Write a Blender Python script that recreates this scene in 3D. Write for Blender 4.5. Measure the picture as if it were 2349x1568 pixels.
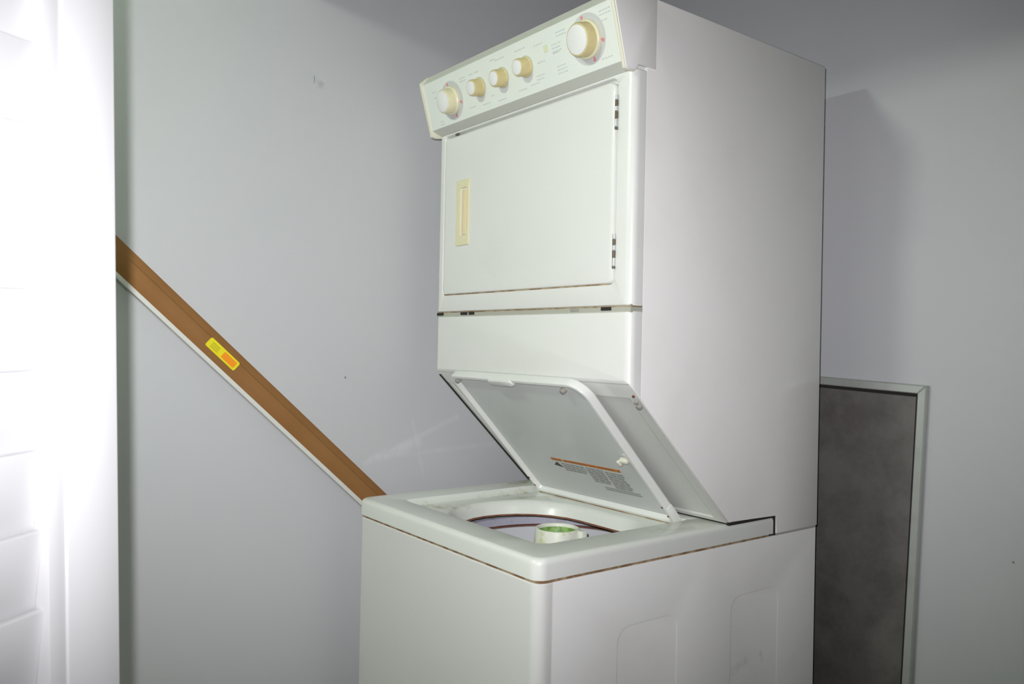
import bpy, bmesh, math, random
from mathutils import Vector, Matrix
random.seed(4)
sc = bpy.context.scene
col = sc.collection
for o in list(bpy.data.objects):
    bpy.data.objects.remove(o)

ZD = 0.88            # height of the washer's top deck above the floor
# ------------------------------------------------------------------ camera
yaw, pitch, roll = -0.9195, 0.0034, 0.0201
cp = Vector((1.7913, -0.906, 0.3768 + ZD))
fwd = Vector((math.sin(yaw)*math.cos(pitch), math.cos(yaw)*math.cos(pitch), math.sin(pitch)))
rt = Vector((math.cos(yaw), -math.sin(yaw), 0))
up = rt.cross(fwd)
r2 = rt*math.cos(roll) + up*math.sin(roll)
u2 = -rt*math.sin(roll) + up*math.cos(roll)
cam = bpy.data.cameras.new('camera')
cam.sensor_width = 36
cam.lens = 1865.4/2349*36
cam.clip_start = 0.02
cam.dof.use_dof = True
cam.dof.focus_distance = 1.75
cam.dof.aperture_fstop = 9.0
camo = bpy.data.objects.new('camera', cam)
col.objects.link(camo)
M = Matrix((r2, u2, -fwd)).transposed().to_4x4()
M.translation = cp
camo.matrix_world = M
sc.camera = camo
# ------------------------------------------------------------------ world, exposure, flash
w = bpy.data.worlds.new('world')
sc.world = w
w.use_nodes = True
w.node_tree.nodes['Background'].inputs[0].default_value = (0.6, 0.68, 0.66, 1)
w.node_tree.nodes['Background'].inputs[1].default_value = 0.02
sc.view_settings.view_transform = 'Standard'
sc.view_settings.look = 'None'
sc.view_settings.gamma = 1
sc.view_settings.exposure = 0.0
sc.view_settings.use_curve_mapping = False

fl = bpy.data.lights.new('camera_flash', 'SPOT')       # the camera's own flash, a hand above the lens
fl.energy = 106
fl.color = (1.0, 0.985, 1.03)
fl.spot_size = math.radians(80)
fl.spot_blend = 1.0
fl.shadow_soft_size = 0.012
flo = bpy.data.objects.new('camera_flash', fl)
col.objects.link(flo)
Mf = Matrix((r2, u2, -(fwd - rt*0.06 + up*0.02).normalized())).transposed().to_4x4()
Mf = Mf @ Matrix.Diagonal((1.35, 1.0, 1.0, 1.0))       # a flash head throws a beam wider than it is high
Mf.translation = cp + up*0.055 - rt*0.036 - fwd*0.01
flo.matrix_world = Mf

LAMP_E = 168.0        # ceiling globe emission
LAMP_C = (0.87, 1.0, 0.81)

# ------------------------------------------------------------------ materials
def srgb(r, g, b):
    f = lambda c: (c/255/12.92 if c/255 <= 0.04045 else ((c/255+0.055)/1.055)**2.4)
    return (f(r), f(g), f(b), 1)

class Mat:
    def __init__(s, name, color, rough=0.5, metal=0.0, coat=0.0, spec=0.5):
        s.m = bpy.data.materials.new(name)
        s.m.use_nodes = True
        s.nt = s.m.node_tree
        s.b = s.nt.nodes['Principled BSDF']
        s.b.inputs['Base Color'].default_value = color
        s.b.inputs['Roughness'].default_value = rough
        s.b.inputs['Metallic'].default_value = metal
        s.b.inputs['Coat Weight'].default_value = coat
        s.b.inputs['Coat Roughness'].default_value = 0.12
        s.b.inputs['Specular IOR Level'].default_value = spec
        s.c = None
        s.col0 = color
        s.pos = s.nt.nodes.new('ShaderNodeNewGeometry').outputs['Position']
    def n(s, t, **k):
        nd = s.nt.nodes.new(t)
        for a, b in k.items():
            setattr(nd, a, b)
        return nd
    def ln(s, a, b):
        s.nt.links.new(a, b)
    def math(s, op, a, b=None, clamp=False):
        nd = s.n('ShaderNodeMath', operation=op, use_clamp=clamp)
        for i, v in enumerate((a, b)):
            if v is None: continue
            if isinstance(v, (int, float)): nd.inputs[i].default_value = v
            else: s.ln(v, nd.inputs[i])
        return nd.outputs[0]
    def noise(s, scale, detail=4, rough=0.6, stretch=None, off=(0, 0, 0)):
        mp = s.n('ShaderNodeMapping')
        mp.inputs['Scale'].default_value = stretch or (1, 1, 1)
        mp.inputs['Location'].default_value = off
        s.ln(s.pos, mp.inputs[0])
        nz = s.n('ShaderNodeTexNoise')
        nz.inputs['Scale'].default_value = scale
        nz.inputs['Detail'].default_value = detail
        nz.inputs['Roughness'].default_value = rough
        s.ln(mp.outputs[0], nz.inputs['Vector'])
        return nz.outputs[0]
    def rng(s, v, a, b, c=0.0, d=1.0, smooth=True):
        nd = s.n('ShaderNodeMapRange')
        if smooth: nd.interpolation_type = 'SMOOTHSTEP'
        nd.inputs[1].default_value = a; nd.inputs[2].default_value = b
        nd.inputs[3].default_value = c; nd.inputs[4].default_value = d
        s.ln(v, nd.inputs[0])
        return nd.outputs[0]
    def mixc(s, fac, color):
        mx = s.n('ShaderNodeMix', data_type='RGBA')
        if s.c is None: mx.inputs[6].default_value = s.col0
        else: s.ln(s.c, mx.inputs[6])
        mx.inputs[7].default_value = color
        s.ln(fac, mx.inputs[0])
        s.c = mx.outputs[2]
        s.ln(s.c, s.b.inputs['Base Color'])
    def seg(s, A, B, width, soft=0.6):
        """1 near the segment A-B, 0 away from it (wear marks with a shape of their own)."""
        A = Vector(A); B = Vector(B); d = B - A
        sub = s.n('ShaderNodeVectorMath', operation='SUBTRACT'); s.ln(s.pos, sub.inputs[0]); sub.inputs[1].default_value = A
        dot = s.n('ShaderNodeVectorMath', operation='DOT_PRODUCT'); s.ln(sub.outputs[0], dot.inputs[0]); dot.inputs[1].default_value = d
        h = s.math('DIVIDE', dot.outputs['Value'], max(d.dot(d), 1e-9), clamp=True)
        sca = s.n('ShaderNodeVectorMath', operation='SCALE'); sca.inputs[0].default_value = d; s.ln(h, sca.inputs['Scale'])
        df = s.n('ShaderNodeVectorMath', operation='SUBTRACT'); s.ln(sub.outputs[0], df.inputs[0]); s.ln(sca.outputs[0], df.inputs[1])
        le = s.n('ShaderNodeVectorMath', operation='LENGTH'); s.ln(df.outputs[0], le.inputs[0])
        return s.rng(le.outputs['Value'], width, width*(1-soft))
    def mul(s, a, b):
        return s.math('MULTIPLY', a, b)
    def stain(s, A, B, width, color, strength=1.0, nscale=60, lo=0.35, hi=0.65, soft=0.8):
        f = s.mul(s.seg(A, B, width, soft), strength)
        if nscale: f = s.mul(f, s.rng(s.noise(nscale), lo, hi))
        s.mixc(f, color)
    def bump(s, h, strength, dist=0.001):
        bp = s.n('ShaderNodeBump')
        bp.inputs['Strength'].default_value = strength
        bp.inputs['Distance'].default_value = dist
        s.ln(h, bp.inputs['Height'])
        s.ln(bp.outputs[0], s.b.inputs['Normal'])

def P(x, y, z): return (x, y, z + ZD)

RUST = srgb(96, 52, 30)
GRIME = srgb(150, 142, 92)
ENAMEL = (0.73, 0.735, 0.705, 1)
def enamel(name, c=ENAMEL, rough=0.3, coat=0.5):
    m = Mat(name, c, rough, 0, coat)
    m.mixc(m.mul(m.rng(m.noise(7, 5), 0.45, 0.8), 0.12), srgb(196, 196, 176))
    return m
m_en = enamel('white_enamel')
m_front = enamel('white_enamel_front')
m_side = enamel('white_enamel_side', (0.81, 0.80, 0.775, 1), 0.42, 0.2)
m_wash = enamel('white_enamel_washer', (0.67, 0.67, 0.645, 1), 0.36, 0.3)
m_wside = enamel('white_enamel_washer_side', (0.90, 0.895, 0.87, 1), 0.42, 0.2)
# grime streaks on the washer's right side
for a, b, wd, k in ((P(.69, .555, -.318), P(.69, .60, -.306), .016, .22), (P(.69, .65, -.30), P(.69, .655, -.315), .010, .2),
                    (P(.69, .12, -.28), P(.69, .125, -.25), .008, .3), (P(.69, .62, -.14), P(.69, .625, -.12), .01, .0)):
    m_wside.stain(a, b, wd, srgb(150, 178, 104), k, 90)
m_deck = enamel('white_enamel_deck', (0.70, 0.715, 0.67, 1), 0.33, 0.4)
for a, b, wd, k in ((P(.0, .45, 0), P(.06, .53, 0), .05, .7), (P(.12, .13, -.016), P(.15, .17, -.016), .035, .75),
                    (P(.10, .12, -.01), P(.2, .30, -.016), .02, .5), (P(.10, .30, -.012), P(.10, .44, -.012), .02, .7),
                    (P(.14, .39, -.016), P(.2, .47, -.016), .03, .7), (P(.2, .485, -.014), P(.60, .485, -.014), .010, .35),
                    (P(.64, .34, 0), P(.665, .46, 0), .03, .3), (P(.60, .43, -.016), P(.605, .47, -.016), .02, .5),
                    (P(.55, .12, 0), P(.59, .16, 0), .03, .25)):
    m_deck.stain(a, b, wd, GRIME, k, 45, 0.42, 0.7)
m_deck.stain(P(.10, .49, -.006), P(.12, .497, -.006), .008, RUST, .8, 200, .3, .6)
m_lid = enamel('white_enamel_lid', (0.60, 0.625, 0.61, 1), 0.4, 0.2)
m_rim = enamel('white_enamel_lid_rim', (0.74, 0.75, 0.72, 1), 0.33, 0.4)
m_cream = Mat('yellowed_cream_plastic', srgb(222, 216, 182), 0.45)
m_cream.mixc(m_cream.mul(m_cream.rng(m_cream.noise(40), 0.4, 0.8), 0.3), srgb(206, 194, 148))
m_capc = Mat('pale_cream_plastic', srgb(222, 220, 202), 0.4)
m_lip = Mat('peach_cream_plastic', srgb(226, 208, 168), 0.45)
m_strike = Mat('ivory_plastic', srgb(216, 214, 198), 0.4)
m_knob = Mat('yellowed_knob_plastic', srgb(206, 193, 142), 0.45)
m_knob.mixc(m_knob.mul(m_knob.rng(m_knob.noise(60), 0.4, 0.8), 0.5), srgb(190, 166, 118))
m_cap = Mat('white_knob_cap', srgb(226, 226, 224), 0.35)
m_face = Mat('console_white_plastic', srgb(222, 226, 220), 0.4)
m_strip = Mat('console_grey_trim', srgb(214, 215, 205), 0.5)
m_under = Mat('console_underside_plastic', srgb(208, 211, 200), 0.5)
m_print = Mat('grey_print', srgb(196, 202, 198), 0.5)
m_ring = Mat('dial_scale_grey', srgb(196, 197, 196), 0.5)
m_red = Mat('red_print', srgb(214, 132, 134), 0.5)
m_yel = Mat('yellow_print', srgb(214, 217, 182), 0.5)
m_skirt = Mat('dial_skirt_plastic', srgb(222, 218, 188), 0.35)
m_rust = Mat('rusty_seam', srgb(122, 92, 62), 0.8)
m_rust.mixc(m_rust.rng(m_rust.noise(35), 0.4, 0.62), srgb(164, 146, 116))
m_rust2 = Mat('dark_rust_edge', srgb(104, 58, 40), 0.75)
m_rust2.mixc(m_rust2.mul(m_rust2.rng(m_rust2.noise(30), 0.35, 0.7), .7), srgb(132, 92, 70))
m_lidrust = Mat('stained_lid_edge', srgb(132, 100, 58), 0.75)
m_lidrust.mixc(m_lidrust.rng(m_lidrust.noise(14), 0.42, 0.6), srgb(168, 156, 128))
m_dark = Mat('dark_gap', (0.02, 0.017, 0.014, 1), 0.9)
m_seamgrey = Mat('seam_filler_grey', srgb(168, 168, 156), 0.7)  # light grey filler set inside the seams
m_chrome = Mat('hinge_metal', srgb(196, 200, 198), 0.35, 0.35)
m_dkmetal = Mat('dark_hinge_pin', srgb(98, 88, 72), 0.5, 0.2)
m_tub = Mat('tub_ring_plastic', srgb(190, 190, 204), 0.5)
m_tub.mixc(m_tub.mul(m_tub.rng(m_tub.noise(25), 0.5, 0.75), .5), srgb(150, 140, 140))
m_basket = Mat('basket_enamel', srgb(224, 226, 228), 0.35)
m_basket.mixc(m_basket.mul(m_basket.rng(m_basket.noise(30), 0.55, 0.75), .5), srgb(170, 166, 150))
m_agit = Mat('agitator_plastic', srgb(222, 224, 212), 0.45)
m_agit.mixc(m_agit.mul(m_agit.rng(m_agit.noise(38, 3), 0.48, 0.66), .8), srgb(196, 200, 140))
m_green = Mat('green_softener_residue', srgb(140, 176, 96), 0.5)
m_green.mixc(m_green.rng(m_green.noise(50), 0.45, 0.6), srgb(104, 140, 74))
m_orange = Mat('warning_orange', srgb(176, 104, 30), 0.5)
m_orange.mixc(m_orange.rng(m_orange.noise(60), 0.5, 0.62), srgb(214, 122, 30))
m_lblgrey = Mat('label_print_grey', srgb(150, 152, 146), 0.6)
m_lbldark = Mat('label_triangle_dark', srgb(70, 66, 60), 0.6)
m_bumper = Mat('rubber_bumper', srgb(150, 148, 140), 0.7)

m_wall = Mat('blue_grey_wall_paint', srgb(194, 195, 197), 0.55, spec=0.35)
m_wall.mixc(m_wall.mul(m_wall.rng(m_wall.noise(2.2, 5), 0.45, 0.8), 0.25), srgb(182, 186, 188))
for a, b, wd, k in ((P(-.09, .066, .066), P(-.09, .344, .175), .012, .28), (P(-.09, .078, .078), P(-.09, .47, .092), .010, .25),
                    (P(-.09, .20, .17), P(-.09, .245, -.009), .007, .18), (P(-.09, .10, .08), P(-.09, .22, .11), .02, .4)):
    m_wall.stain(a, b, wd, srgb(214, 216, 222), k, 14, .3, .6, .9)
m_wall.stain(P(-.09, .003, .285), P(-.09, .003, .287), .004, srgb(120, 120, 118), .8, 0)
m_wall.stain(P(1.062, 1.011, -.067), P(1.062, 1.011, -.067), .004, srgb(90, 90, 90), .8, 0)
m_wall.bump(m_wall.noise(260, 3), 0.12, 0.0006)
m_ceil = Mat('white_ceiling_paint', (0.42, 0.43, 0.42, 1), 0.8)
m_floor = Mat('grey_vinyl_floor', srgb(92, 80, 66), 0.55)
m_floor.mixc(m_floor.rng(m_floor.noise(14, 6), 0.4, 0.65), srgb(108, 95, 78))
m_door = Mat('white_door_paint', (0.72, 0.72, 0.725, 1), 0.5)
m_door.bump(m_door.noise(30, 3, stretch=(6, 6, .6)), 0.05, 0.0005)

# brown moulding: wood print running along its length, in bands across it
m_wood = Mat('brown_wood_moulding', srgb(146, 104, 60), 0.7, spec=0.25)
m_wood.mixc(m_wood.mul(m_wood.rng(m_wood.noise(9, 5, stretch=(1, 1, 1)), 0.4, 0.7), .4), srgb(134, 92, 48))
m_woodtop = Mat('brown_wood_moulding_edge', srgb(146, 106, 70), 0.5)
m_white = Mat('white_primed_edge', srgb(214, 214, 206), 0.5)
m_stick = Mat('yellow_sticker', srgb(232, 218, 20), 0.45)
m_sticko = Mat('orange_sticker_print', srgb(244, 148, 20), 0.45)
m_stickd = Mat('olive_sticker_print', srgb(196, 184, 20), 0.45)
m_alu = Mat('grey_metal_frame', srgb(186, 190, 184), 0.38, 0.35)
m_alu.mixc(m_alu.mul(m_alu.rng(m_alu.noise(20), 0.45, 0.7), .35), srgb(160, 162, 154))
m_board = Mat('dark_grey_board', srgb(104, 101, 98), 0.65)
m_board.mixc(m_board.rng(m_board.noise(6, 8, .7), 0.38, 0.68), srgb(84, 80, 77))
m_board.bump(m_board.noise(400, 2), 0.25, 0.0005)
m_nail = Mat('steel_nail', srgb(158, 164, 158), 0.5, 0.2)
m_globe = Mat('lit_glass_globe', (0.9, 0.9, 0.9, 1), 0.4)
m_globe.b.inputs['Emission Color'].default_value = LAMP_C + (1,)
m_globe.b.inputs['Emission Strength'].default_value = LAMP_E
m_fix = Mat('fixture_white_metal', (0.8, 0.8, 0.78, 1), 0.4)

# ------------------------------------------------------------------ mesh helpers
def finish(name, bm, mats, parent=None, angle=32, kind=None):
    bmesh.ops.remove_doubles(bm, verts=bm.verts, dist=1e-6)
    bmesh.ops.recalc_face_normals(bm, faces=bm.faces)
    ca = math.radians(angle)
    for f in bm.faces: f.smooth = True
    for e in bm.edges:
        if len(e.link_faces) == 2 and e.calc_face_angle(0) > ca: e.smooth = False
    me = bpy.data.meshes.new(name)
    bm.to_mesh(me); bm.free()
    for m in (mats if isinstance(mats, (list, tuple)) else [mats]):
        me.materials.append(m.m)
    o = bpy.data.objects.new(name, me)
    col.objects.link(o)
    if parent is not None: o.parent = parent
    if kind: o['kind'] = kind
    return o

def box(bm, x0, x1, y0, y1, z0, z1, bev=0.0, mi=0, seg=2, mat=None):
    r = bmesh.ops.create_cube(bm, size=1.0)
    vs = r['verts']
    for v in vs:
        v.co = Vector((x0 + (v.co.x+.5)*(x1-x0), y0 + (v.co.y+.5)*(y1-y0), z0 + (v.co.z+.5)*(z1-z0)))
    fs = set(f for v in vs for f in v.link_faces)
    if bev > 0:
        es = set(e for v in vs for e in v.link_edges)
        r2_ = bmesh.ops.bevel(bm, geom=list(es), offset=bev, segments=seg, profile=0.5, affect='EDGES')
        fs = set(r2_['faces']) | set(f for f in fs if f.is_valid)
        vs = list(set(v for f in fs for v in f.verts))
    for f in fs:
        if f.is_valid: f.material_index = mi
    if mat is not None:
        for v in vs: v.co = mat @ v.co
    return vs

def rr(x0, x1, y0, y1, r, k=6, m=6):
    """Rounded rectangle, counter-clockwise, always 4*(k+1+m-1) points; r may be one radius or four (x1y1, x0y1, x0y0, x1y0)."""
    if not isinstance(r, (tuple, list)): r = (r,)*4
    r = [max(a, 2e-4) for a in r]
    cs = [(x1-r[0], y1-r[0], 0, r[0]), (x0+r[1], y1-r[1], 90, r[1]), (x0+r[2], y0+r[2], 180, r[2]), (x1-r[3], y0+r[3], 270, r[3])]
    arcs = [[(cx+q*math.cos(math.radians(a0+90*i/k)), cy+q*math.sin(math.radians(a0+90*i/k))) for i in range(k+1)] for cx, cy, a0, q in cs]
    out = []
    for i in range(4):
        out += arcs[i]
        a = arcs[i][-1]; b = arcs[(i+1) % 4][0]
        for j in range(1, m):
            t = j/m
            out.append((a[0]+(b[0]-a[0])*t, a[1]+(b[1]-a[1])*t))
    return out

def circ(cx, cy, r, n=48):
    return [(cx+r*math.cos(2*math.pi*i/n), cy+r*math.sin(2*math.pi*i/n)) for i in range(n)]

def loft(bm, loops, cap0=False, cap1=False, mi=0, mis=None, closed=True):
    vl = [[bm.verts.new(p) for p in lp] for lp in loops]
    n = len(vl[0])
    for i in range(len(vl)-1):
        for j in range(n if closed else n-1):
            a, b = vl[i][j], vl[i][(j+1) % n]
            c, d = vl[i+1][(j+1) % n], vl[i+1][j]
            try:
                f = bm.faces.new((a, b, c, d)); f.material_index = mis[i] if mis else mi
            except ValueError: pass
    if cap0:
        f = bm.faces.new(vl[0]); f.material_index = mis[0] if mis else mi
    if cap1:
        f = bm.faces.new(vl[-1]); f.material_index = mis[-1] if mis else mi
    return vl

def XY(l, z): return [(a, b, z) for a, b in l]
def XZ(l, y): return [(a, y, b) for a, b in l]
def YZ(l, x): return [(x, a, b) for a, b in l]

def prism_x(bm, prof, x0, x1, mi=0, bev=0.0):
    a = [bm.verts.new((x0, y, z)) for y, z in prof]
    b = [bm.verts.new((x1, y, z)) for y, z in prof]
    n = len(prof); fs = []
    for i in range(n): fs.append(bm.faces.new((a[i], a[(i+1) % n], b[(i+1) % n], b[i])))
    fs.append(bm.faces.new(a[::-1])); fs.append(bm.faces.new(b))
    if bev:
        es = set(e for f in fs for e in f.edges)
        rv = bmesh.ops.bevel(bm, geom=list(es), offset=bev, segments=2, profile=.5, affect='EDGES')
    for f in fs:
        if f.is_valid: f.material_index = mi

def cyl(bm, A, B, r0, r1=None, n=16, mi=0, bev=0.0):
    A = Vector(A); B = Vector(B); r1 = r0 if r1 is None else r1
    d = (B-A).normalized()
    u = d.orthogonal().normalized(); v = d.cross(u)
    ring = lambda c, r: [c + (u*math.cos(2*math.pi*i/n)+v*math.sin(2*math.pi*i/n))*r for i in range(n)]
    L = [ring(A, r0)]
    if bev:
        L += [ring(B-d*bev, r1), ring(B-d*bev*.3, r1-bev*.3), ring(B, r1-bev)]
    else: L.append(ring(B, r1))
    loft(bm, L, True, True, mi)

def empty(name, loc, label=None, cat=None, kind=None):
    o = bpy.data.objects.new(name, None)
    col.objects.link(o); o.location = loc; o.empty_display_size = .05
    if label: o['label'] = label
    if cat: o['category'] = cat
    if kind: o['kind'] = kind
    return o

def child_of(o, parent):
    """parent without moving (the parents here are only translated / rotated empties)"""
    o.parent = parent
    o.matrix_parent_inverse = parent.matrix_basis.inverted()

# ------------------------------------------------------------------ the room
GX, GY = -0.09, 1.011       # left wall plane, back wall plane
RX, FY, CH = 5.4, -5.6, 2.44
def slab(name, *a, m):
    bm = bmesh.new(); box(bm, *a)
    return finish(name, bm, m, kind='structure')
slab('floor', GX-.1, RX+.1, FY-.1, GY+.1, -.1, 0, m=m_floor)
slab('ceiling', GX-.1, RX+.1, FY-.1, GY+.1, CH, CH+.1, m=m_ceil)
slab('wall_left', GX-.1, GX, FY-.1, GY+.1, 0, CH, m=m_wall)
slab('wall_back', GX, RX, GY, GY+.1, 0, CH, m=m_wall)
slab('wall_right', RX, RX+.1, FY-.1, GY+.1, 0, CH, m=m_wall)
slab('wall_front', GX, RX, FY-.1, FY, 0, CH, m=m_wall)

# louvred folding door leaf standing open close to the camera
dD = Vector((-0.54138, 0.84078, 0)); mD = Vector((0.84078, 0.54138, 0))
DS = 1.70                   # how far away the leaf stands (its sizes below were measured at half a metre)
E0 = cp + (Vector((1.227, -.8214, 0)) - cp)*DS
E0.z = 0
TD = Matrix((-dD, mD, Vector((0, 0, 1)))).transposed().to_4x4(); TD.translation = E0   # local x = s (towards the camera side), y = out of the face
door = empty('door_1', (0, 0, 0), kind='structure')
tilt = Matrix.Translation((0, 0, cp.z)) @ Matrix.Rotation(math.radians(2.25), 4, 'Y') @ Matrix.Translation((0, 0, -cp.z))
door.matrix_basis = TD @ tilt        # the leaf hangs a little out of plumb
S0, S1 = -0.0402*DS, 0.29
def dpart(name, bm, m): return finish(name, bm, m, door)
SB = .012*DS                 # where the slats start
for a, b in ((S0, .0), (S1-.06, S1)):
    bm = bmesh.new(); box(bm, a, b, -.03, 0, .012, 2.02, .0025); dpart('stile', bm, m_door)
for a, b in ((.0, SB), (S1-.06-SB, S1-.06)):
    bm = bmesh.new(); box(bm, a, b, -.026, -.0030, .012, 2.02, .0015); dpart('stile_bead', bm, m_door)
PT = 0.0488*DS
zr = cp.z + (0.5513-.3768)*DS
zb = [zr - PT*i for i in range(-6, 16)]
for a, b in ((.012, zb[-1]), (zb[0], 2.02)):
    bm = bmesh.new(); box(bm, SB, S1-.06-SB, -.026, -.002, a, b, .002); dpart('rail', bm, m_door)
slat_me = None
for i in range(len(zb)-1):
    if slat_me is None:
        bm = bmesh.new()
        box(bm, SB-.0, S1-.06-SB, -.0045, .0045, -PT-.006, .0006, .0018)
        rot = Matrix.Rotation(math.radians(-8.5), 4, 'X')
        for v in bm.verts: v.co = rot @ v.co + Vector((0, -.0145, 0))
        o = dpart('slat', bm, m_door); slat_me = o.data
    else:
        o = bpy.data.objects.new('slat', slat_me); col.objects.link(o); o.parent = door
    o.location = (0, 0, zb[i])

# header over the laundry recess (above the frame)
slab('wall_header', GX, RX, -.24, -.13, ZD+1.24, CH, m=m_wall)

# ceiling light (out of the frame, it throws the dryer's soft shadow on the back wall)
LX, LY = 0.42, -1.62
lamp = empty('ceiling_light', (LX, LY, CH), 'round glass ceiling light fixed to the ceiling in front of the washer', 'ceiling light')
bm = bmesh.new(); cyl(bm, (0, 0, 0), (0, 0, -.03), .09, n=32, bev=.006); finish('base', bm, m_fix, lamp)
bm = bmesh.new(); bmesh.ops.create_uvsphere(bm, u_segments=24, v_segments=14, radius=.09)
for v in bm.verts: v.co = Vector((v.co.x, v.co.y, v.co.z*.8 - .095))
finish('globe', bm, m_globe, lamp)

# ------------------------------------------------------------------ stacked washer and dryer
W, XR = 0.69, 0.694
U = empty('stacked_washer_dryer', (0.345, 0.43, 0), 'white stacked washer and dryer unit with the washer lid propped open', 'washer dryer')
def part(name, bm, m, parent=None, angle=32):
    """geometry given in room coordinates relative to the deck top"""
    off = Vector((0, 0, ZD))
    for v in bm.verts: v.co = v.co + off
    o = finish(name, bm, m, None, angle)
    if parent is None: child_of(o, U)
    else: o.parent = parent      # a part's own origin is the room's, so a sub-part needs no offset
    return o
# --- washer cabinet: front panel wrapping round the corners, side panels with pressed recesses
HL = 0.0395                      # height of the deck's rim
zt, zb0 = -HL-.004, -ZD+.025
bm = bmesh.new()
sec = []                         # section in x,y of the wrapping front panel (open at the back)
R0 = .024
for i in range(9):
    a = math.radians(180 + 90*i/8); sec.append((R0+R0*math.cos(a), .002+R0+R0*math.sin(a)))
for i in range(9):
    a = math.radians(270 + 90*i/8); sec.append((W-R0+R0*math.cos(a), .002+R0+R0*math.sin(a)))
sec = [(0, .0335), (0, .03)] + sec + [(W, .03), (W, .0335)]
ins = [(x*1.0 + (.002 if x < .345 else -.002)*0, y) for x, y in sec]
loft(bm, [[(x, y, z) for x, y in sec] for z in (zb0, zt-.003)] +
     [[(x+(.002 if x < .1 else -.002 if x > .59 else 0), y+(.002 if y < .02 else 0), zt-.0005) for x, y in sec]] +
     [[(x+(.004 if x < .1 else -.004 if x > .59 else 0), y+(.004 if y < .02 else 0), zt) for x, y in sec]], closed=False)
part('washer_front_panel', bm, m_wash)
def side_panel(x, sgn, name):
    bm = bmesh.new()
    y0, y1 = .0365, .856
    ym = .455
    for (a, b, e0, e1) in ((y0, ym, .198, .370), (ym, y1, .540, .712)):
        L = []
        rect = rr(a, b, zb0, zt, 0)
        def yz(l, d): return [(x - sgn*d, p, q) for p, q in l]
        L.append(yz(rect, 0))
        for inset, d in ((0, 0), (.0012, .0002), (.003, .0008), (.0045, .0010)):
            L.append(yz(rr(e0+inset, e1-inset, -.74+inset, -.156-inset, .034-inset), d))
        loft(bm, L, False, True)
    # returned front and top edges give the panel its thickness
    e = [(x, y0, zb0), (x, y0, zt), (x, y1, zt)]
    f = [(x-sgn*.006, y0, zb0), (x-sgn*.006, y0, zt), (x-sgn*.006, y1, zt)]
    vl = [[bm.verts.new(p) for p in e], [bm.verts.new(p) for p in f]]
    for i in range(2): bm.faces.new((vl[0][i], vl[0][i+1], vl[1][i+1], vl[1][i]))
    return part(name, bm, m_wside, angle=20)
side_panel(W, 1, 'washer_side_panel'); side_panel(0, -1, 'washer_side_panel')
bm = bmesh.new(); box(bm, .0005, W-.0005, .85, .8555, zb0, -.043); part('washer_back_panel', bm, m_side)
# rusty seam between deck and cabinet
bm = bmesh.new()
def sm(i, z): return XY(rr(.0015+i, W-.0015-i, .0035+i, .689-i, .022), z)
loft(bm, [sm(0, -HL-.0045), sm(0, -HL+.0015), sm(.012, -HL+.0015), sm(.012, -HL-.0045), sm(0, -HL-.0045)])
part('deck_seam', bm, m_rust)
for a in ((.04, .05, .0), (W-.05, W-.04, .0), (.04, .05, .8), (W-.05, W-.04, .8)):
    bm = bmesh.new(); cyl(bm, (a[0], a[2]+.03, -ZD), (a[0], a[2]+.03, -ZD+.05), .02, n=16); part('levelling_foot', bm, m_dkmetal)

# --- deck: rim, sunken lid well, funnel-shaped opening
bm = bmesh.new()
YD2 = .689
L = []
def dk(i, z, r): return XY(rr(i, W-i, i, YD2-i*.2, (max(r*.1, .002), max(r*.1, .002), r, r)), z)
L += [dk(.004, -HL, .02), dk(.0, -HL+.001, .024), dk(0, -.012, .024)]
for a in (20, 40, 60, 80, 90):
    t = math.radians(a); q = .011
    L.append(dk(q*(1-math.cos(t)), -q+q*math.sin(t), .024-q*(1-math.cos(t))*.6))
RC = .012
def well(i, z): return XY(rr(.085+i, .605-i, .078+i, .497-i, (.012, .012, RC, RC)), z)
L += [dk(.02, 0, .02), well(-.002, 0), well(0, -.0008), well(.002, -.004), well(.012, -.0145), well(.016, -.016)]
def hole(i, z): return XY(rr(.138+i, .578-i, .085+i, .452-i, (.10, .165, .165, .13)), z)
L += [hole(-.004, -.016), hole(.0, -.0165), hole(.004, -.0185), hole(.009, -.024), hole(.013, -.032), hole(.016, -.043), hole(.018, -.0475)]
loft(bm, L)
deck = part('washer_deck', bm, m_deck)
bm = bmesh.new()
loft(bm, [hole(.0175, -.0470), hole(.0170, -.0475), hole(.0170, -.0505), hole(.021, -.0505), hole(.0185, -.0470)])
part('opening_edge', bm, m_rust2, deck)
# tub ring, rusty basket rim, basket
BX, BY = .345, .335
def ring(r, z, n=64):           # the suspended tub hangs a touch lower on the right
    return [(x, y, z - .05*max(0, x-.36)) for x, y in circ(BX, BY, r, n)]
bm = bmesh.new(); loft(bm, [ring(.30, -.070), ring(.262, -.072), ring(.252, -.076), ring(.25, -.095), ring(.256, -.100), ring(.315, -.100)]); part('tub_ring', bm, m_tub)
bm = bmesh.new(); loft(bm, [ring(.318, -.050), ring(.312, -.052), ring(.30, -.60), ring(.02, -.62)], False, True); part('outer_tub', bm, m_dark)  # near-black colour stands in for the unlit gap above the tub ring
bm = bmesh.new(); loft(bm, [ring(.2505, -.094), ring(.246, -.0945), ring(.245, -.0985), ring(.2505, -.099)]); part('basket_rim', bm, m_rust2)
bm = bmesh.new(); loft(bm, [ring(.252, -.098), ring(.243, -.100), ring(.24, -.115), ring(.238, -.42), ring(.22, -.46), ring(.08, -.45), ring(.01, -.45)], False, True)
part('wash_basket', bm, m_basket)
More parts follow.
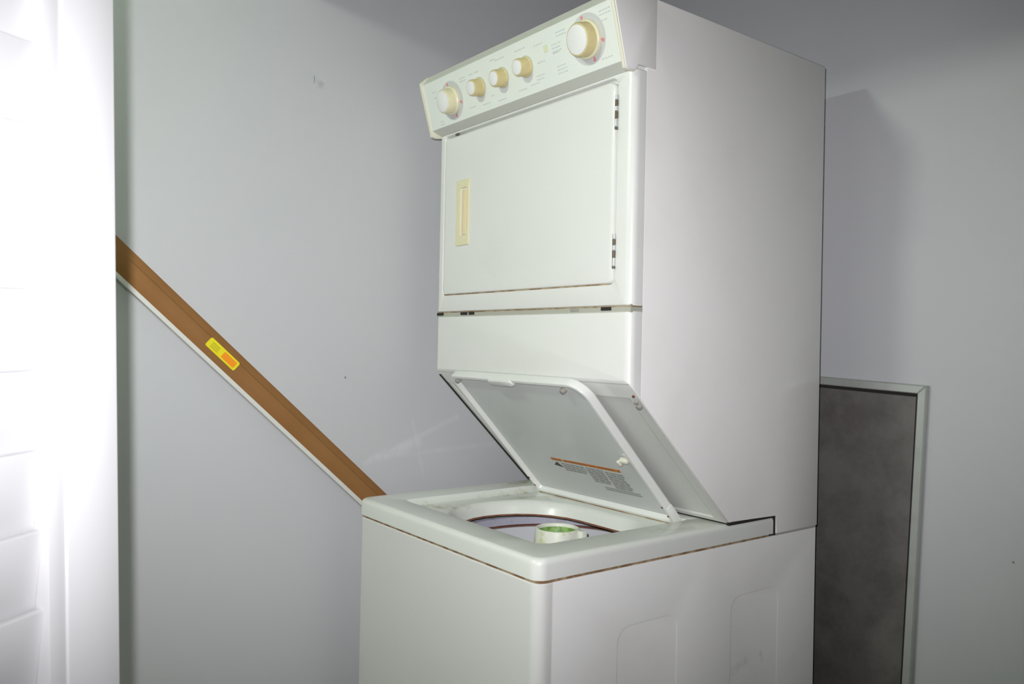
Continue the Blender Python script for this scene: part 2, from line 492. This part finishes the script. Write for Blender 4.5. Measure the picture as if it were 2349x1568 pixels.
# agitator with the softener cup on its top
bm = bmesh.new()
cx, cy = .352, .335
def ar(r, z, n=40): return XY(circ(cx, cy, r, n), z)
loft(bm, [ar(.10, -.447), ar(.075, -.40), ar(.058, -.28), ar(.055, -.10), ar(.0525, -.050), ar(.0515, -.0475), ar(.0495, -.0465), ar(.0465, -.0470), ar(.0452, -.0495), ar(.0445, -.054)], True, False)
for k in range(4):
    a = math.pi/4 + k*math.pi/2
    mt = Matrix.Translation((cx, cy, 0)) @ Matrix.Rotation(a, 4, 'Z')
    box(bm, .05, .13, -.006, .006, -.44, -.2, .004, mat=mt)
ag = part('agitator', bm, m_agit)
bm = bmesh.new(); loft(bm, [ar(.0452, -.0520), ar(.044, -.056), ar(.041, -.098), ar(.02, -.103), ar(.012, -.090), ar(.008, -.088)], False, True); part('softener_cup', bm, m_green, ag)
bm = bmesh.new(); box(bm, cx+.046, cx+.064, cy+.020, cy+.036, -.30, -.0475, .002); part('cup_latch', bm, m_agit, ag)

# --- dryer body: side profile with the sloping underside
YF, ZG, ZI, ZJ, ZT, YE, YB = .211, .308, .4515, .912, 1.056, .524, .856
YW = .2445                      # where the wrapping front panels end on the side
tS = Vector((0, -(YE-YF), ZG)).normalized()      # up along the slope
nS = Vector((0, -tS.z, tS.y)).normalized()       # out of the slope, towards the room
bm = bmesh.new()
sl = lambda y: (YE-y)/(YE-YF)*ZG
prof = [(YW+.002, sl(YW+.002)+.0065), (YE+.003, .005), (.6935, .005), (.6935, -.0385), (YB, -.0385), (YB, ZT), (YW+.028, ZT), (YW+.002, ZT-.002)]
prism_x(bm, prof, .0, XR, bev=.0022)
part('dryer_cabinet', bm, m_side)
# dark gaps under the dryer and down the notch behind the deck
bm = bmesh.new()
box(bm, .004, XR-.004, YE+.004, .6925, -.002, .006); box(bm, .004, XR-.003, .6885, .6945, -.042, .005)
part('dryer_base_gap', bm, m_dark)
bm = bmesh.new(); box(bm, .003, XR-.003, .6945, YB-.002, -.0435, -.038); part('dryer_base_seam', bm, m_seamgrey)
bm = bmesh.new(); box(bm, .0015, .010, YF+.012, YE-.002, 0, .002)
for v in bm.verts:
    y = v.co.y; v.co.z = sl(y) + (v.co.z-.001)*1.0 + .0005
part('slope_edge_shade', bm, m_dark)  # dark strip painting the shadow in the side panel's edge gap
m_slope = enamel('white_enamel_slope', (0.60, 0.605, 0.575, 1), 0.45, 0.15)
# sloping underside panel with a pressed margin
def SP(x, t, o): return Vector((x, YE, 0.004)) + tS*t + nS*o
bm = bmesh.new()
Ls = .4385
L = [[SP(x, t, -.002) for x, t in rr(.006, XR-.004, .002, Ls-.006, .001)], [SP(x, t, .0015) for x, t in rr(.006, XR-.004, .002, Ls-.006, .001)]]
L += [[SP(x, t, .0015) for x, t in rr(.02, XR-.030, .012, Ls-.03, .006)], [SP(x, t, -.0015) for x, t in rr(.024, XR-.036, .016, Ls-.034, .006)]]
loft(bm, L, False, True)
part('slope_panel', bm, m_slope, angle=15)
bm = bmesh.new()
q = SP(XR-.012, .372, .004)
cyl(bm, q, q+nS*.006, .006, n=12, bev=.001); q2 = q + tS*.012
cyl(bm, q2, q2+nS*.005, .004, n=10)
part('slope_clip', bm, m_bumper)
bm = bmesh.new(); q = SP(XR-.010, .40, .003); cyl(bm, q, q+nS*.003, .003, n=10); part('slope_screw', bm, m_rust2)

# front panels: rounded vertical edges wrapping on to the sides
def wrap_panel(name, z0, z1, door_hole=None, m=m_front, bottom_slope=False):
    bm = bmesh.new()
    L = []
    x0, x1 = -.002, XR+.0015
    def lo(ix, iz, y): return XZ(rr(x0+ix, x1-ix, z0+iz, z1-iz, .003, 6, 6), y)
    L += [lo(.0045, .0045, YW-.003), lo(0, .0, YW-.001)]
    for a in (0, 15, 30, 45, 60, 75, 90):
        t = math.radians(a)
        L.append(lo(.017*(1-math.cos(t)), .004*(1-math.cos(t)), YF + .017*(1-math.sin(t))))
    if door_hole:
        dx0, dx1, dz0, dz1, r = door_hole
        L += [XZ(rr(dx0, dx1, dz0, dz1, r), YF), XZ(rr(dx0+.001, dx1-.001, dz0+.001, dz1-.001, r), YF+.0008), XZ(rr(dx0+.002, dx1-.002, dz0+.002, dz1-.002, r), YF+.003),
              XZ(rr(dx0+.0022, dx1-.0022, dz0+.0022, dz1-.0022, r), YF+.014)]
        loft(bm, L, False, True)
    else: loft(bm, L, False, True)
    if bottom_slope:
        for v in bm.verts:
            if v.co.z < z0+.02: v.co.z -= max(0, (v.co.y-YF))*(ZG/(YE-YF)) * (1 if v.co.z < z0+.02 else 0)
    return part(name, bm, m)
DH = (.026, .6525, .497, .9055, (.020, .010, .012, .016))
fp = wrap_panel('dryer_front_panel', ZI+.004, ZJ-.001, DH)
wrap_panel('access_panel', ZG+.001, ZI-.005, None, bottom_slope=True)
bm = bmesh.new(); box(bm, .001, XR-.001, YF+.004, YW+.004, ZI-.008, ZI+.008); part('panel_seam', bm, m_seamgrey)
bm = bmesh.new(); box(bm, .003, XR+.0005, YF+.0035, YW-.001, ZI+.0028, ZI+.0052); part('seam_rust_line', bm, m_rust)
for a, b in ((.110, .138), (.146, .168), (.520, .545), (.612, .640), (.001, .030)):
    bm = bmesh.new(); box(bm, a, b, YF+.0015, YF+.008, ZI-.0035, ZI+.0035, .001); part('seam_clip', bm, m_dark if a != .52 else m_bumper)
# door with groove, hinges and cream pull
bm = bmesh.new()
def dl(i, y): return XZ(rr(.0305+i, .6465-i, .5005+i, .8965-i, (.017, .011, .010, .014)), y)
loft(bm, [dl(0, YF+.013), dl(0, YF+.003), dl(.0006, YF+.0008), dl(.002, YF-.0012), dl(.005, YF-.0022), dl(.012, YF-.0025)], False, True)
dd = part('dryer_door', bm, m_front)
bm = bmesh.new(); L = []
hx0, hx1, hz0, hz1 = .0905, .1485, .619, .7815
def hl(i, y, r=.003, s=(0, 0, 0, 0)): return XZ(rr(hx0+i+s[0], hx1-i-s[1], hz0+i+s[2], hz1-i-s[3], r), y)
sI = (.019, .010, .024, .020)
loft(bm, [hl(-.0, YF-.001), hl(.0, YF-.0045), hl(.0015, YF-.0058), hl(0, YF-.0058, .002, sI), hl(.001, YF-.004, .002, sI), hl(.002, YF+.012, .002, sI)], False, True)
part('door_pull', bm, m_cream, dd)
bm = bmesh.new(); box(bm, .1175, .1345, YF-.0052, YF+.003, .645, .757, .0015); part('pull_lip', bm, m_lip, dd)
for zc in (.834, .563):
    bm = bmesh.new()
    box(bm, .6455, .6535, YF-.0035, YF+.004, zc-.033, zc+.033, .0015, 0)
    for k, (a, b, mi) in enumerate(((.034, .024, 0), (.0235, .012, 1), (.011, .002, 0), (.0015, -.013, 1), (-.0135, -.0285, 0), (-.029, -.034, 1))):
        cyl(bm, (.6515, YF-.0035, zc+b), (.6515, YF-.0035, zc+a-.0008), .0034, n=12, mi=mi)
    part('hinge', bm, [m_chrome, m_dkmetal], dd)
bm = bmesh.new(); box(bm, .075, .088, YF-.0012, YF+.004, .8985, .9035, .001); part('door_catch', bm, m_dkmetal, dd)
bm = bmesh.new(); box(bm, .03, .632, YF+.0018, YF+.006, .4965, .5015); part('door_bottom_rust', bm, m_rust)

# --- control console on top of the dryer front
a0 = Vector((0, .187, .912)); b0 = Vector((0, .154, 1.032)); tC = (b0-a0).normalized(); nC = Vector((0, -tC.z, tC.y))
def CP(u, t, o=0.0): return Vector((u, a0.y, a0.z)) + tC*t + nC*o
bm = bmesh.new()
prism_x(bm, [(YW+.02, .9105), (.212, .9105), (.1850, .9195), (.1846, .9212), (.1548, 1.0295), (.1575, 1.0325), (.171, 1.0518), (.21, ZT+.001), (YW+.027, ZT+.001), (YW+.027, .9105)], .005, XR-.005)
con = part('console', bm, [m_face])
bm = bmesh.new(); prism_x(bm, [(.1556, 1.0300), (.1545, 1.0305), (.1700, 1.0530), (.2105, ZT+.0025), (.2105, ZT+.0008), (.1712, 1.0514)], .0055, XR-.0055); part('console_top_trim', bm, m_strip, con)
bm = bmesh.new(); prism_x(bm, [(.1856, .9190), (.2115, .9100), (.2118, .9112), (.1858, .9202)], .0055, XR-.0055); part('console_underside', bm, m_under, con)
def cap(x0, x1, nm):
    bm = bmesh.new()
    prism_x(bm, [(.215, .9045), (.196, .9025), (.1865, .905), (.1495, 1.034), (.1515, 1.0385), (.156, 1.041), (.168, 1.0545), (.21, ZT+.004), (.215, ZT+.004)], x0, x1, bev=.0018)
    return part(nm, bm, m_capc, con)
cap(-.0065, .006, 'console_end_cap'); cap(XR-.0085, XR-.0005, 'console_end_cap')
SPP = [(.192, .9045), (.1885, .9075), (.1530, 1.036), (.1560, 1.0385), (.170, 1.0545), (.2695, ZT-.0005), (.2695, .9185), (.22, .9185), (.215, .9065)]
bm = bmesh.new(); prism_x(bm, SPP, XR-.002, XR+.0012, bev=.0006); part('console_side_plate', bm, m_side, con)
bm = bmesh.new(); prism_x(bm, SPP, -.0078, -.005, bev=.0006); part('console_side_plate', bm, m_side, con)
# faint printing (strokes too blurred to read), dial scales, indicator
def plate(bm, u0, u1, t0, t1, o=.0004, slant=0.0):
    c = [(u0, t0), (u1, t0), (u1, t1), (u0, t1)]
    A = [bm.verts.new(CP(u, t, o)) for u, t in c]; B = [bm.verts.new(CP(u, t, -.0004)) for u, t in c]
    bm.faces.new(A)
    for i in range(4): bm.faces.new((A[i], A[(i+1) % 4], B[(i+1) % 4], B[i]))
bm = bmesh.new()
def words(u, t, n=1, wid=.03, dt=.007, hh=.0022):
    for k in range(n):
        uu = u - wid/2
        while uu < u + wid/2 - .002:
            l = random.uniform(.004, .009)
            plate(bm, uu, min(uu+l, u+wid/2), t-k*dt, t-k*dt+hh); uu += l+.0022
for u, t, n, wd in ((.462, .098, 1, .03), (.452, .037, 2, .028), (.522, .040, 3, .030), (.534, .105, 2, .030), (.515, .085, 3, .028), (.512, .068, 1, .022),
                    (.665, .108, 2, .034), (.655, .090, 1, .022), (.175, .099, 2, .022), (.211, .098, 1, .018), (.235, .098, 1, .018), (.326, .104, 1, .034), (.40, .104, 1, .036),
                    (.196, .026, 1, .026), (.25, .022, 1, .028), (.31, .018, 1, .03), (.387, .022, 1, .026), (.009+.05, .020, 2, .018), (.055, .080, 1, .026), (.05, .094, 1, .02),
                    (.650, .022, 1, .030), (.463, .062, 1, .028), (.28, .034, 1, .014), (.30, .108, 1, .02), (.43, .024, 1, .03)):
    words(u, t, n, wd)
part('console_print', bm, m_print, con)['kind'] = 'stuff'
bm = bmesh.new(); plate(bm, .476, .488, .078, .092, .0008); part('indicator_window', bm, m_yel, con)
def disc(bm, u, t, r0, r1, o0, o1, n=48, mi=0):
    """annulus r0..r1 raised from o0 to o1 on the console face"""
    f = lambda r, o: [CP(u+r*math.cos(2*math.pi*i/n), t+r*math.sin(2*math.pi*i/n), o) for i in range(n)]
    loft(bm, [f(r1, o0), f(r1, o1), f(r0, o1), f(r0, o0)], False, False, mi)
def knob_loops(u, t, prof, n=40, flute=0.0):
    return [[CP(u+r*(1+(flute*math.cos(i*math.pi) if k > 0 else 0))*math.cos(2*math.pi*i/n), t+r*(1+(flute*math.cos(i*math.pi) if k > 0 else 0))*math.sin(2*math.pi*i/n), o) for i in range(n)] for k, (r, o) in enumerate(prof)]
for (u, t, R, rs, ro, H) in ((.607, .069, .0335, .0375, .049, .030), (.117, .060, .030, .034, .046, .029)):
    bm = bmesh.new(); disc(bm, u, t, .02, ro, -.0002, .0006)
    part('dial_scale', bm, m_ring, con)
    for ang in (-15, -75, 100):
        bm = bmesh.new()
        prev = None
        for d, ln in ((6, .004), (3, .007), (0, .010), (-3, .007)):      # one stepped wedge
            a = math.radians(ang-d)
            e1 = Vector((math.cos(a), math.sin(a))); r_ = ro-.003
            A = [bm.verts.new(CP(u+q.x, t+q.y, .001)) for q in (e1*r_, e1*(r_-ln))]
            if prev: bm.faces.new((prev[0], prev[1], A[1], A[0]))
            prev = A
        part('dial_mark', bm, m_red, con)
    bm = bmesh.new(); loft(bm, knob_loops(u, t, [(rs, 0), (rs, .006), (rs-.002, .0085), (R-.004, .009)]), False, True); skbm = bm
    bm = bmesh.new(); loft(bm, knob_loops(u, t, [(R, .0085), (R-.0005, .012), (R-.0015, H-.004), (R-.003, H-.001), (R-.005, H), (R-.0055, H-.001)], 48, .006), False, True)
    kb = part('dial_knob', bm, m_knob if u > .3 else m_cream); part('dial_skirt', skbm, m_skirt, kb)
    bm = bmesh.new(); loft(bm, knob_loops(u, t, [(R-.0056, H-.003), (R-.0056, H+.0004), (R-.0075, H+.0012)]), False, True); part('knob_cap', bm, m_cap, kb)
for (u, t) in ((.2365, .064), (.325, .064), (.411, .066)):
    R, H = .0195, .027
    bm = bmesh.new(); disc(bm, u, t, .012, .0235, -.0002, .0007); part('knob_scale', bm, m_print, con)
    bm = bmesh.new(); loft(bm, knob_loops(u, t, [(R+.002, 0), (R+.002, .003), (R, .0045), (R-.001, H-.004), (R-.002, H-.001), (R-.0038, H), (R-.0042, H-.001)], 40, .006), False, True)
    kb = part('selector_knob', bm, m_knob)
    bm = bmesh.new(); loft(bm, knob_loops(u, t, [(R-.0043, H-.003), (R-.0043, H+.0003), (R-.006, H+.001)]), False, True); part('knob_cap', bm, m_cap, kb)

# --- washer lid leaning open on the slope
B_ = Vector((0, YE, 0)) + tS*.020 + nS*.033
T_ = Vector((0, YE, 0)) + tS*.452 + nS*.019
tL = (T_-B_); LL = tL.length; tL.normalize(); nL = Vector((0, -tL.z, tL.y))
def LP(x, t, o=0.0): return Vector((x, B_.y, B_.z)) + tL*t + nL*o
lx0, lx1 = .103, .585
def lid_loop(i, o, r, bi=0): return [LP(x, t, o) for x, t in rr(lx0+i, lx1-i, i+bi, LL-i, (r, .022*r/.045, .006, .006))]
bm = bmesh.new()
loft(bm, [lid_loop(.003, -.014, .045), lid_loop(0, -.010, .045), lid_loop(0, .004, .045), lid_loop(.0012, .0068, .044), lid_loop(.0045, .008, .042), lid_loop(.0095, .007, .038),
          lid_loop(.0125, .004, .036), lid_loop(.014, -.002, .034), lid_loop(.0145, -.0035, .034)], True, False)
lid = part('washer_lid', bm, m_rim)
bm = bmesh.new()
loft(bm, [lid_loop(.0135, -.0040, .034), lid_loop(.016, -.0030, .032), lid_loop(.03, -.0025, .02)], False, True)
part('lid_liner', bm, m_lid, lid)
bm = bmesh.new()
hw = [(x, t) for x, t in rr(.268, .360, LL-.020, LL-.0005, .008)]
loft(bm, [[LP(x, t, .004) for x, t in hw], [LP(x, t, .0105) for x, t in rr(.270, .358, LL-.0185, LL-.001, .008)], [LP(x, t, .012) for x, t in rr(.274, .354, LL-.016, LL-.003, .006)]], False, True)
part('lid_grip', bm, m_rim, lid)
for x, t in ((lx0+.018, LL-.022), (.512, LL-.026)):
    bm = bmesh.new(); q = LP(x, t, -.003); cyl(bm, q, q+nL*.011, .0075, .006, n=16, bev=.0015); part('lid_bumper', bm, m_bumper, lid)
# strike hook on the lid's right rim
bm = bmesh.new()
mtL = Matrix((Vector((1, 0, 0)), tL, nL)).transposed().to_4x4(); mtL.translation = Vector((0, B_.y, B_.z))
xs, ts = lx1-.019, .205
box(bm, xs-.002, xs+.012, ts-.020, ts+.018, -.003, .005, .002, mat=mtL)
box(bm, xs-.024, xs+.002, ts-.006, ts+.003, .000, .012, .002, mat=mtL)
box(bm, xs-.024, xs-.017, ts-.012, ts+.003, .000, .016, .002, mat=mtL)
part('lid_strike', bm, m_strike, lid)
for t in (.028, .058):
    for x in (lx0+.007, lx1-.007):
        bm = bmesh.new(); q = LP(x, t, .007); cyl(bm, q, q+nL*.0016, .0028, n=10); part('lid_screw', bm, m_rust2, lid)
bm = bmesh.new(); box(bm, lx0-.001, lx0+.003, .01, .075, -.004, .0065, .001, mat=mtL); part('lid_hinge', bm, m_dkmetal, lid)
bm = bmesh.new(); box(bm, lx1-.004, lx1+.002, .0, .05, -.012, .004, .001, mat=mtL); part('lid_hinge', bm, m_rim, lid)
bm = bmesh.new(); box(bm, lx0+.003, lx1-.012, -.0095, .0005, -.010, .0078, .001, mat=mtL); part('lid_bottom_rust', bm, m_lidrust, lid)
# warning label inside the lid
def lplate(bm, x0, x1, t0, t1, o=-.0018):
    box(bm, x0+.003, x1+.003, t0-.013, t1-.013, -.0032, o, mat=mtL)
bm = bmesh.new(); lplate(bm, .262, .3015, .1585, .1665); lplate(bm, .3065, .500, .1585, .1665); part('label_warning_stripe', bm, m_orange, lid)
bm = bmesh.new()
for x0, x1, t0, n in ((.292, .372, .148, 4), (.378, .436, .148, 7), (.442, .500, .146, 8)):
    for k in range(n):
        xx = x0
        while xx < x1-.004:
            l = random.uniform(.008, .022)
            lplate(bm, xx, min(xx+l, x1), t0-k*.0075, t0-k*.0075+.0048); xx += l+.0025
for k in range(2):
    lplate(bm, .40, .515, .086-k*.007, .0895-k*.007)
part('label_print', bm, m_lblgrey, lid)['kind'] = 'stuff'
bm = bmesh.new()
A = [LP(.261, .127, -.0016), LP(.291, .123, -.0016), LP(.278, .140, -.0016)]
B = [LP(.261, .127, -.0032), LP(.291, .123, -.0032), LP(.278, .140, -.0032)]
va = [bm.verts.new(q) for q in A]; vb = [bm.verts.new(q) for q in B]
bm.faces.new(va); bm.faces.new(vb[::-1])
for i in range(3): bm.faces.new((va[i], va[(i+1) % 3], vb[(i+1) % 3], vb[i]))
part('label_warning_triangle', bm, m_lbldark, lid)

# ------------------------------------------------------------------ brown moulding leaning on the left wall
pA = Vector((-.541, .557)); pB = Vector((.075, -.014))      # centre line of the brown face in (y, z)
dM = (pB-pA).normalized(); nM = Vector((-dM.y, dM.x))       # nM: up across the board
pBt = pA + dM*((-.867-pA.y)/dM.y)                           # lower end, on the floor
pTop = pA - dM*.40
Lm = (pBt-pTop).length
board = empty('wood_moulding', (GX+.001, pBt.x, pBt.y+ZD), 'long brown wooden moulding strip leaning diagonally on the left wall beside the washer', 'moulding')
def MP(s, c, o): # s along from the upper end, c across (up positive), o off the wall
    q = pTop + dM*s + nM*c
    return Vector((o, q.x - pBt.x, q.y - pBt.y))
def strip(name, prof, m, s0=0.0, s1=None, parent=board, lab=None):
    bm = bmesh.new()
    s1 = Lm if s1 is None else s1
    N = 2
    loft(bm, [[MP(s0+(s1-s0)*i/N, c, o) for c, o in prof] for i in range(N+1)], True, True)
    ob = finish(name, bm, m, parent)
    if lab: ob['label'] = lab
    return ob
strip('face', [(-.0285, .0), (-.0285, .0165), (-.027, .0180), (-.0115, .0245), (-.009, .0250), (.006, .0250), (.0085, .0240), (.0105, .0205), (.0265, .0135), (.0285, .0120), (.0285, .0)], m_wood)
strip('white_edge', [(-.0385, .012), (-.0385, .0265), (-.0375, .0275), (-.029, .0275), (-.0287, .012)], m_white, lab='white edge along the lower side')
# small yellow sticker printed with an orange block
def pxs(y, z):
    v = Vector((y, z)) - pTop; return v.dot(dM)
s_a = pxs(-.351, .365); s_b = s_a + .088
bm = bmesh.new()
cc = -.0015
lo = rr(s_a, s_b, cc-.0115, cc+.0115, .004)
loft(bm, [[MP(s, c, .0200) for s, c in lo], [MP(s, c, .0256) for s, c in lo]], True, True)
stk = finish('sticker', bm, m_stick, board); stk['label'] = 'yellow sticker'
bm = bmesh.new(); lo = rr(s_a+.044, s_b-.006, cc-.0075, cc+.0075, .002)
loft(bm, [[MP(s, c, .0254) for s, c in lo], [MP(s, c, .0261) for s, c in lo]], True, True); finish('sticker_orange_block', bm, m_sticko, stk)
bm = bmesh.new()
for k in range(3):
    lo = rr(s_a+.010, s_a+.032, cc+.0025-k*.0048, cc+.0058-k*.0048, .0005)
    loft(bm, [[MP(s, c, .0254) for s, c in lo], [MP(s, c, .0259) for s, c in lo]], True, True)
finish('sticker_print', bm, m_stickd, stk)['kind'] = 'stuff'

# ------------------------------------------------------------------ framed dark board behind the dryer
fr = empty('framed_board', (.8365, 1.010, .0005), 'dark grey board in a thin metal frame standing against the back wall', 'board')
fr.rotation_euler = (0, math.radians(2.1), 0)
FW, FH, FT, FB = .64, 1.1815, .020, .0175
def frame_rail(pts):
    # pts: outline in (x,z) of a mitred rail, front face stepped
    bm = bmesh.new()
    A = [bm.verts.new((x, -.001, z)) for x, z in pts]; Bv = [bm.verts.new((x, -.017, z)) for x, z in pts]
    n = len(pts)
    bm.faces.new(A[::-1]); bm.faces.new(Bv)
    for i in range(n): bm.faces.new((A[i], A[(i+1) % n], Bv[(i+1) % n], Bv[i]))
    bmesh.ops.bevel(bm, geom=[e for e in bm.edges if e.verts[0] in Bv and e.verts[1] in Bv], offset=.0022, segments=1, affect='EDGES')
    return finish('frame_rail', bm, m_alu, fr)
g = .0003
frame_rail([(0, 0), (0, FH), (-FT, FH-FT+g), (-FT, FT-g)])
frame_rail([(-FW, FT), (-FW+FT, FT), (-FW+FT, FH-FT), (-FW, FH)][0:0] or [(-FW, 0), (-FW+FT, FT-g), (-FW+FT, FH-FT+g), (-FW, FH)])
frame_rail([(-g, FH), (-FW+g, FH), (-FW+FT, FH-FT), (-FT, FH-FT)])
frame_rail([(-g, 0), (-FT, FT), (-FW+FT, FT), (-FW+g, 0)])
bm = bmesh.new(); box(bm, -FW+FT+.003, -FT-.0075, -.0065, -.0015, FT+.003, FH-FT-.0085, .0008); finish('board_panel', bm, m_board, fr)
bm = bmesh.new(); box(bm, -FW+.01, -.01, -.003, -.0005, .01, FH-.01); finish('groove_shade', bm, m_dark, fr)  # near-black sheet paints the frame's shadow in the groove round the panel

# ------------------------------------------------------------------ nail in the left wall
nl = empty('nail', (GX, -.1, 1.013+ZD), 'small nail sticking out of the left wall above the moulding', 'nail')
bm = bmesh.new(); cyl(bm, (0, 0, .004), (.007, -.0005, .003), .0014, n=10); finish('shank', bm, m_nail, nl)
bm = bmesh.new(); cyl(bm, (.0065, -.0005, -.009), (.008, -.0005, .009), .0016, .0022, n=10); finish('head', bm, m_nail, nl)
